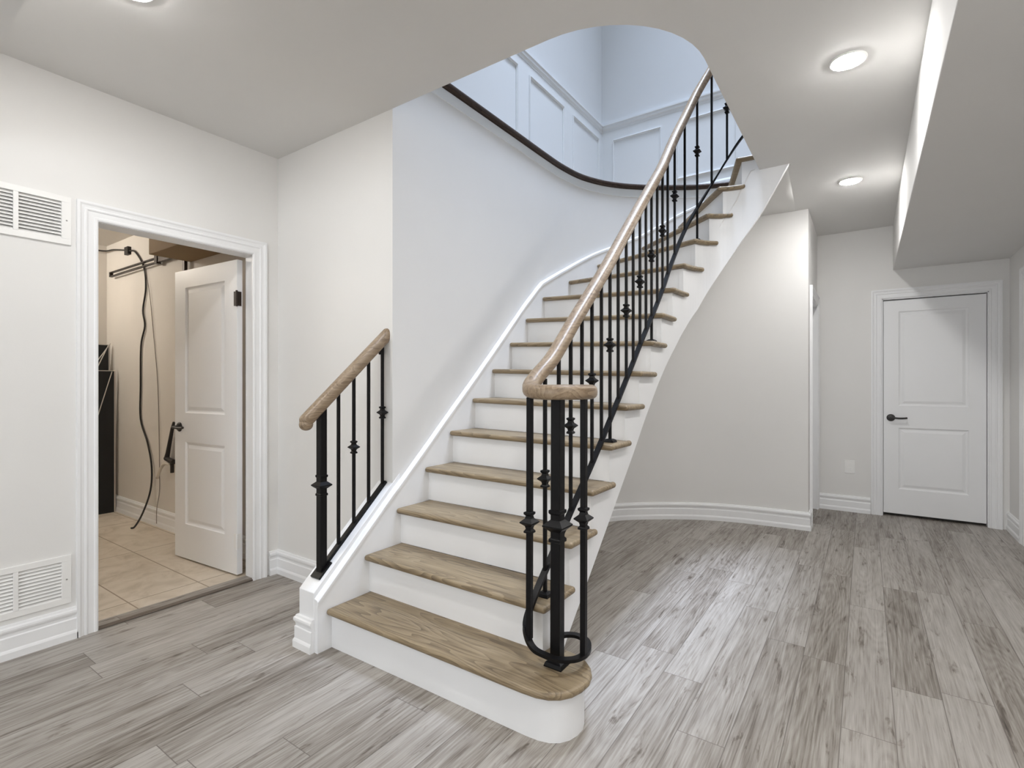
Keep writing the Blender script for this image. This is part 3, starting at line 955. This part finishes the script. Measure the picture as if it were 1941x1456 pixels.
# skirt board on the wall side (continues down over the knee wall)
def skirt_z(s):
    tab = [(-0.6, 0.244 - 0.91 * 0.20), (SK.near((1.86, 2.021)), 0.662)] + [(sW[n] , n * R + 0.097 + (0.0 if n < 10 else 0.012)) for n in range(3, 18)]
    return interp(tab, s)
pts, ztop, zbot = [], [], []
for x in (1.395, 1.6, 1.84):
    pts.append((x, 2.021)); ztop.append(0.240 + (x - 1.395) * 0.908); zbot.append(0.0)
s = SK.near((1.90, 2.021))
while s < sW[17]:
    q = SK.at(s)
    pts.append((q.x, q.y)); ztop.append(skirt_z(s)); zbot.append(max(0.0, skirt_z(s) - 0.42))
    s += 0.06
bm = bmesh.new()
nr = normals2d(pts)
prev = None
for p, n_, zt, zb_ in zip(pts, nr, ztop, zbot):
    sec = [(0.0, zb_), (0.0, zt - 0.030), (-0.004, zt - 0.026), (-0.004, zt - 0.010), (0.002, zt - 0.003), (0.010, zt), (0.022, zt + 0.002), (0.022, zb_)]
    cur = [bm.verts.new((p[0] + n_.x * d, p[1] + n_.y * d, z)) for d, z in sec]
    if prev:
        for j in range(len(cur)):
            bm.faces.new((prev[j], prev[(j + 1) % len(cur)], cur[(j + 1) % len(cur)], cur[j]))
    else:
        bm.faces.new(cur)
    prev = cur
bm.faces.new(list(reversed(prev)))
obj('skirt_board', bm, M['trim'], stair)

# ------------------------------------------------------------------ knee wall that carries the short railing
KX0, KX1, KY0, KY1 = 1.392, XC + 0.05, 2.043, 2.155
def kz(x): return 0.268 + (x - 1.392) * 0.905
bm = bmesh.new()
v = [bm.verts.new(p) for p in ((KX0, KY0, 0), (KX1, KY0, 0), (KX1, KY0, kz(KX1)), (KX0, KY0, kz(KX0)), (KX0, KY1, 0), (KX1, KY1, 0), (KX1, KY1, kz(KX1)), (KX0, KY1, kz(KX0)))]
for f in ((0, 1, 2, 3), (4, 7, 6, 5), (0, 3, 7, 4), (3, 2, 6, 7), (1, 5, 6, 2), (0, 4, 5, 1)):
    bm.faces.new([v[i] for i in f])
struct('wall_knee', bm, M['trim'], bevel=0.003)
baseboard('baseboard_knee', [(KX0, KY0 - 0.001), (KX0, KY1), (XC, KY1)], 1)

# ------------------------------------------------------------------ railings
RAIL_SEC = []
for k in range(20):
    a = 2 * math.pi * k / 20
    ca, sa = math.cos(a), math.sin(a)
    RAIL_SEC.append((0.031 * math.copysign(abs(ca) ** 0.75, ca), 0.027 * math.copysign(abs(sa) ** 0.75, sa)))
def knuckle(parent, x, y, z, k):
    bm = bmesh.new()
    lathe(bm, (x, y, z), [(0.010 * k, -0.036 * k), (0.0195 * k, -0.033 * k), (0.0195 * k, -0.027 * k), (0.0125 * k, -0.021 * k), (0.0155 * k, -0.012 * k), (0.033 * k, -0.001 * k), (0.033 * k, 0.002 * k),
                          (0.0155 * k, 0.013 * k), (0.0125 * k, 0.021 * k), (0.0195 * k, 0.027 * k), (0.0195 * k, 0.033 * k), (0.010 * k, 0.036 * k)], 4, math.pi / 4)
    return obj('knuckle', bm, M['iron'], parent)
def shoe_plate(parent, x, y, z, w, h=0.018):
    bm = bmesh.new()
    lathe(bm, (x, y, z), [(w * 0.707, 0.0), (w * 0.707, 0.004), (w * 0.62, h * 0.7), (w * 0.36, h)], 4, math.pi / 4)
    return obj('base_plate', bm, M['iron'], parent)
def bar_post(name, parent, x, y, z0, z1, w, lean=(0, 0)):
    bm = bmesh.new()
    h = w / 2
    lo = [bm.verts.new((x + a * h, y + b * h, z0)) for a, b in ((-1, -1), (1, -1), (1, 1), (-1, 1))]
    hi = [bm.verts.new((x + a * h + lean[0], y + b * h + lean[1], z1)) for a, b in ((-1, -1), (1, -1), (1, 1), (-1, 1))]
    bm.faces.new(list(reversed(lo))); bm.faces.new(hi)
    for i in range(4):
        bm.faces.new((lo[i], lo[(i + 1) % 4], hi[(i + 1) % 4], hi[i]))
    return obj(name, bm, M['iron'], parent, bevel=w * 0.08, seg=1)

# --- long curved railing on the open side
rail = empty('stair_railing', (1.632, 0.926, R), 'long curved railing with scrolled oak handrail and black iron balusters on the open side', 'railing')
SHOE = [(1.671, 0.405), (1.777, 0.502), (1.951, 0.658), (2.186, 0.862), (2.382, 1.047), (2.633, 1.288), (2.793, 1.446), (2.943, 1.585), (3.066, 1.70), (3.186, 1.822), (3.295, 1.945)]
sh = [(x, 1.043, z) for x, z in SHOE] + [(3.419, 1.034, 2.095), (3.482, 1.025, 2.180), (3.554, 1.008, 2.278), (3.626, 0.981, 2.378), (3.692, 0.941, 2.487), (3.752, 0.879, 2.622), (3.793, 0.797, 2.772), (3.815, 0.709, 2.905), (3.826, 0.56, 3.07)]
RINGZ = R + 0.048
ring = [(1.676, 0.952, RINGZ), (1.715, 0.972, RINGZ), (1.755, 0.963, RINGZ), (1.778, 0.925, RINGZ), (1.766, 0.878, RINGZ), (1.722, 0.846, RINGZ), (1.668, 0.834, RINGZ), (1.618, 0.850, RINGZ), (1.586, 0.895, RINGZ),
        (1.582, 0.945, RINGZ + 0.002), (1.580, 0.992, RINGZ + 0.012), (1.589, 1.026, RINGZ + 0.042), (1.608, 1.043, RINGZ + 0.092)]
shoe_path = [tuple(v) for v in spline(ring + sh, 8)]
bm = bmesh.new()
sweep_3d(bm, shoe_path, [(-0.0125, -0.006), (0.0125, -0.006), (0.0125, 0.006), (-0.0125, 0.006)])
obj('bottom_rail', bm, M['iron'], rail)
def z_on(path, x, y):
    best = (1e9, 0)
    for a, b in zip(path, path[1:]):
        ax, ay = a[0], a[1]; dx, dy = b[0] - ax, b[1] - ay
        k = max(0, min(1, ((x - ax) * dx + (y - ay) * dy) / max(1e-12, dx * dx + dy * dy)))
        e = math.hypot(ax + dx * k - x, ay + dy * k - y)
        if e < best[0]:
            best = (e, a[2] + (b[2] - a[2]) * k)
    return best[1]
HAND = [(1.689, 1.243), (1.791, 1.308), (1.875, 1.380), (1.986, 1.482), (2.13, 1.608), (2.316, 1.772), (2.526, 1.970), (2.793, 2.222), (3.054, 2.462), (3.18, 2.585)]
hd = [(x, 1.043, z) for x, z in HAND] + [(3.328, 1.041, 2.755), (3.45, 1.03, 2.905), (3.55, 1.009, 3.04), (3.658, 0.964, 3.228), (3.734, 0.902, 3.386), (3.785, 0.82, 3.55), (3.815, 0.70, 3.70), (3.826, 0.50, 3.86)]
VZ = 1.181
vol = [(1.757, 0.978, VZ), (1.782, 0.935, VZ), (1.774, 0.886, VZ), (1.735, 0.848, VZ), (1.680, 0.832, VZ), (1.622, 0.843, VZ), (1.580, 0.880, VZ), (1.563, 0.930, VZ), (1.570, 0.978, VZ + 0.002), (1.594, 1.015, VZ + 0.009), (1.632, 1.036, VZ + 0.027)]
hand_path = [tuple(v) for v in spline(vol + hd, 8)]
bm = bmesh.new()
sweep_3d(bm, hand_path, RAIL_SEC)
obj('handrail', bm, M['rail'], rail, smooth=True)
# newel with its plate, and the two posts standing on the ring
nw = bar_post('newel_post', rail, 1.632, 0.926, R, VZ - 0.02, 0.040, (0.006, 0.0))
knuckle(nw, 1.635, 0.926, 0.693, 1.75)
shoe_plate(nw, 1.632, 0.926, R, 0.072, 0.022)
for (x, y, z0, kzz) in ((1.593, 1.021, RINGZ + 0.036, 0.70), (1.661, 0.834, RINGZ, 0.727)):
    p = bar_post('ring_post', rail, x, y, z0, VZ - 0.02, 0.0205, (0.004, 0.0))
    knuckle(p, x + 0.001, y, kzz, 1.15)
BAL = [(1.742, 1.043, 0.836), (1.852, 1.043, 0), (1.956, 1.043, 1.031), (2.062, 1.043, 0), (2.164, 1.043, 1.225), (2.267, 1.043, 0), (2.367, 1.043, 1.403), (2.469, 1.043, 0), (2.577, 1.043, 1.598),
       (2.675, 1.043, 0), (2.777, 1.043, 1.784), (2.872, 1.043, 0), (2.966, 1.043, 1.968), (3.066, 1.043, 0), (3.165, 1.043, 2.164), (3.263, 1.042, 0), (3.392, 1.037, 2.448), (3.537, 1.013, 0), (3.66, 0.963, 2.825), (3.746, 0.887, 0), (3.794, 0.796, 3.133), (3.822, 0.66, 0)]
PLATES = {0: top_in(2), 6: top_in(5), 12: top_in(8), 18: top_in(12)}
for i, (x, y, kk) in enumerate(BAL):
    z1 = z_on(hand_path[len(vol) * 8:], x, y) - 0.012 if i > 0 else VZ + 0.05
    z0 = PLATES.get(i, None)
    zz = z_on(shoe_path[len(ring) * 8:], x, y)
    p = bar_post('baluster', rail, x, y, (z0 if z0 is not None else zz), z1, 0.0135)
    if z0 is not None:
        shoe_plate(p, x, y, z0, 0.052)
    if kk:
        knuckle(p, x, y, kk, 1.0)

# --- short railing on the knee wall
r2 = empty('stair_railing', (1.46, 2.09, kz(1.46)), 'short straight railing with oak handrail and black balusters on the white knee wall', 'railing')
RYY = 2.095
hp = [(1.372, RYY, 1.030), (1.378, RYY, 1.035), (1.41, RYY, 1.066), (1.849, RYY, 1.457), (1.885, RYY, 1.489), (1.892, RYY, 1.495)]
bm = bmesh.new()
P0, P1 = Vector((1.395, RYY, 1.050)), Vector((1.880, RYY, 1.484))
ax = (P1 - P0).normalized()
path, scl = [], []
for k, sc_ in ((-0.034, 0.30), (-0.030, 0.62), (-0.022, 0.86), (-0.010, 0.99), (0.0, 1.0)):
    path.append(P0 + ax * k); scl.append(sc_)
path.append(P0.lerp(P1, 0.5)); scl.append(1.0)
for k, sc_ in ((0.0, 1.0), (0.010, 0.99), (0.022, 0.86), (0.030, 0.62), (0.034, 0.30)):
    path.append(P1 + ax * k); scl.append(sc_)
sd = Vector((0, 1, 0)); up = ax.cross(sd) * -1
if up.z < 0: up = -up
rings_ = []
for p, sc_ in zip(path, scl):
    rings_.append([bm.verts.new(p + sd * a * sc_ + up * b * 1.08 * sc_) for a, b in RAIL_SEC])
for a, b in zip(rings_, rings_[1:]):
    for j in range(20):
        bm.faces.new((a[j], a[(j + 1) % 20], b[(j + 1) % 20], b[j]))
bm.faces.new(rings_[0]); bm.faces.new(list(reversed(rings_[-1])))
# drooping knob at the low end
bmesh.ops.create_uvsphere(bm, u_segments=16, v_segments=10, radius=0.030, matrix=Matrix.Translation((1.388, RYY, 1.026)) @ Matrix.Diagonal((1.05, 1.0, 0.95, 1)))
obj('handrail', bm, M['rail'], r2, smooth=True)
def k_on(x): return kz(x) + 0.006
bm = bmesh.new()
sweep_3d(bm, [(1.478, RYY, kz(1.478) + 0.010), (1.886, RYY, kz(1.886) + 0.010)] if False else [(1.478, RYY, kz(1.478) + 0.011), (1.852, RYY, kz(1.852) + 0.011)], [(-0.0125, -0.009), (0.0125, -0.009), (0.0125, 0.007), (-0.0125, 0.007)])
obj('bottom_rail', bm, M['iron'], r2)
def rz(x): return 1.050 + (x - 1.395) * (1.484 - 1.050) / (1.880 - 1.395) - 0.02
p = bar_post('newel_post', r2, 1.469, RYY, kz(1.469) - 0.005, rz(1.469), 0.036)
knuckle(p, 1.469, RYY, 0.737, 1.45)
bm = bmesh.new()
sl = 0.905
for (xa, xb) in ((1.437, 1.503),):
    vv = [bm.verts.new(q) for q in ((xa, RYY - 0.033, kz(xa)), (xb, RYY - 0.033, kz(xb)), (xb, RYY + 0.033, kz(xb)), (xa, RYY + 0.033, kz(xa)))]
    uu = [bm.verts.new((q.co.x - 0.006, q.co.y, q.co.z + 0.008)) for q in vv]
    bm.faces.new(list(reversed(vv))); bm.faces.new(uu)
    for i in range(4):
        bm.faces.new((vv[i], vv[(i + 1) % 4], uu[(i + 1) % 4], uu[i]))
obj('base_plate', bm, M['iron'], p)
for x, kk in ((1.562, 0), (1.652, 0.896), (1.744, 0), (1.835, 1.060)):
    p = bar_post('baluster', r2, x, RYY, kz(x) + 0.006, rz(x), 0.0135)
    if kk:
        knuckle(p, x, RYY, kk, 0.92)
bm = bmesh.new()
tube(bm, [tuple(v) for v in spline([(XC + 0.001, RYY + 0.03, 1.385), (XC - 0.016, RYY + 0.026, 1.380), (XC - 0.028, RYY + 0.012, 1.395), (XC - 0.024, RYY, 1.44)], 5)], 0.007, 8)
lathe(bm, (XC - 0.006, RYY + 0.03, 1.385), [(0.014, -0.018), (0.016, 0.0), (0.014, 0.018)], 12)
obj('wall_bracket', bm, M['iron'], r2)

# ------------------------------------------------------------------ things in the utility room
bm = bmesh.new()
cp = [(1.877, 5.55, 2.43), (1.878, 5.42, 2.40), (1.879, 5.24, 2.24), (1.879, 5.20, 2.05), (1.879, 5.26, 1.86), (1.879, 5.22, 1.72), (1.879, 5.30, 1.55), (1.879, 5.31, 1.20), (1.879, 5.31, 0.90),
      (1.877, 5.16, 0.70), (1.872, 5.06, 0.50), (1.860, 5.05, 0.30), (1.80, 5.04, 0.12), (1.74, 5.03, 0.02), (1.71, 5.03, 0.010)]
tube(bm, [tuple(v) for v in spline(cp, 6)], 0.0075, 8)
tag(obj('power_cable', bm, M['cable'], smooth=True), 'thick black cable hanging down the beige utility room wall to the tiled floor', 'cable')
bm = bmesh.new()
cp = [(1.874, 5.20, 2.22), (1.878, 5.12, 2.0), (1.882, 5.05, 1.65), (1.882, 4.97, 1.25), (1.882, 4.94, 0.85), (1.882, 4.93, 0.5), (1.882, 4.93, 0.30), (1.862, 4.93, 0.155), (1.862, 4.935, 0.03)]
tube(bm, [tuple(v) for v in spline(cp, 6)], 0.003, 6)
tag(obj('thin_wire', bm, M['wire'], smooth=True), 'thin grey wire hanging beside the thick black cable on the utility room wall', 'wire')
bm = bmesh.new()
tube(bm, [tuple(v) for v in spline([(0.6, 6.13, 2.51), (1.3, 6.13, 2.51), (1.80, 6.10, 2.50), (1.868, 5.9, 2.49), (1.868, 5.57, 2.435)], 6)], 0.007, 8)
box(bm, (1.862, 5.55, 2.40), (1.89, 5.63, 2.47))
tag(obj('conduit', bm, M['cable']), 'dark cable run along the top of the utility room walls into a small box', 'cable')
t = empty('metal_track', (1.85, 5.2, 2.25), 'dark slotted metal track bar hanging below the utility room ceiling', 'track')
bm = bmesh.new()
box(bm, (1.840, 4.42, 2.264), (1.866, 5.93, 2.273)); box(bm, (1.840, 4.42, 2.228), (1.866, 5.93, 2.237)); box(bm, (1.840, 5.905, 2.237), (1.866, 5.93, 2.264)); box(bm, (1.840, 4.42, 2.237), (1.866, 4.85, 2.264))
obj('channel', bm, M['bronze'], t)
obj('drop_rod', boxes(((1.845, 4.385, 2.10), (1.868, 4.42, 2.564))), M['bronze'], t)
obj('clamp', boxes(((1.834, 4.86, 2.215), (1.868, 4.91, 2.295))), M['bronze'], t)
bm = boxes(((1.60, 3.32, 2.17), (1.889, 4.375, 2.564)))
tag(obj('ceiling_boxing', bm, M['tan'], bevel=0.004), 'tan boxed-in duct under the utility room ceiling above the open door', 'duct')
# black boards in the far corner with thin pale diagonal stripes in front
def board(x0, x1, y, z1, label):
    t = empty('black_board', ((x0 + x1) / 2, y, 0), label, 'board', 'black boards in the utility corner')
    obj('face', boxes(((x0, y - 0.012, 0.0), (x1 - 0.012, y, z1 - 0.008))), M['panel'], t)
    obj('edge', boxes(((x1 - 0.012, y - 0.013, 0.0), (x1, y, z1)), ((x0, y - 0.013, z1 - 0.008), (x1 - 0.012, y, z1))), M['edge'], t)['label'] = 'pale edging strip'
board(1.30, 1.866, 6.00, 1.590, 'taller black board with pale edge leaning at the back of the utility room corner')
board(1.25, 1.866, 5.86, 1.338, 'shorter black board with pale edge in front of the taller black one')
for (a, b), nm in ((((1.66, 5.96, 1.26), (1.865, 5.975, 1.60)), 'pale cord crossing the top of the taller black board, upper of two'), (((1.66, 5.93, 1.14), (1.845, 5.955, 1.585)), 'pale cord crossing the top of the taller black board, lower of two'),
                   (((1.68, 5.83, 0.75), (1.835, 5.84, 1.325)), 'pale cord running steeply down the front of the shorter black board')):
    bm = bmesh.new()
    tube(bm, [a, tuple((Vector(a) + Vector(b)) / 2), b], 0.004, 6)
    tag(obj('stripe', bm, M['edge']), nm, 'stripe')
# valve with hose beside the door edge
t = empty('water_valve', (1.87, 4.62, 0.60), 'black pipe valve with a pale hose on the utility wall beside the open door edge', 'valve')
bm = bmesh.new()
tube(bm, [(1.872, 4.63, 0.90), (1.868, 4.65, 0.85), (1.862, 4.72, 0.64), (1.858, 4.73, 0.60)], [0.010, 0.013, 0.017, 0.020], 10)
tube(bm, [(1.858, 4.74, 0.60), (1.858, 4.66, 0.585), (1.858, 4.60, 0.58)], 0.020, 10)
tube(bm, [(1.858, 4.63, 0.60), (1.858, 4.63, 0.49)], 0.014, 10)
obj('pipe', bm, M['cable'], t)
bm = bmesh.new()
tube(bm, [tuple(v) for v in spline([(1.858, 4.67, 0.555), (1.852, 4.76, 0.55), (1.85, 4.83, 0.50), (1.85, 4.89, 0.42)], 6)], 0.012, 10)
obj('hose', bm, M['hose'], t, smooth=True)
t = empty('utility_lamp', (0.75, 5.75, 2.565), 'bare warm bulb on the utility room ceiling out of sight', 'lamp')
bm = bmesh.new(); lathe(bm, (0.75, 5.75, 2.565), [(0.055, 0.0), (0.055, -0.012), (0.03, -0.03), (0.02, -0.05)], 20)
obj('socket', bm, M['plate'], t)
bm = bmesh.new(); bmesh.ops.create_uvsphere(bm, u_segments=16, v_segments=10, radius=0.035, matrix=Matrix.Translation((0.75, 5.75, 2.48)))
obj('bulb', bm, M['bulb'], t, smooth=True)

# shade smoothing for rails at sharp ends
for o in bpy.data.objects:
    if o.type == 'MESH' and o.name.split('.')[0] in ('handrail',):
        md = o.modifiers.new('edges', 'EDGE_SPLIT'); md.split_angle = math.radians(60)
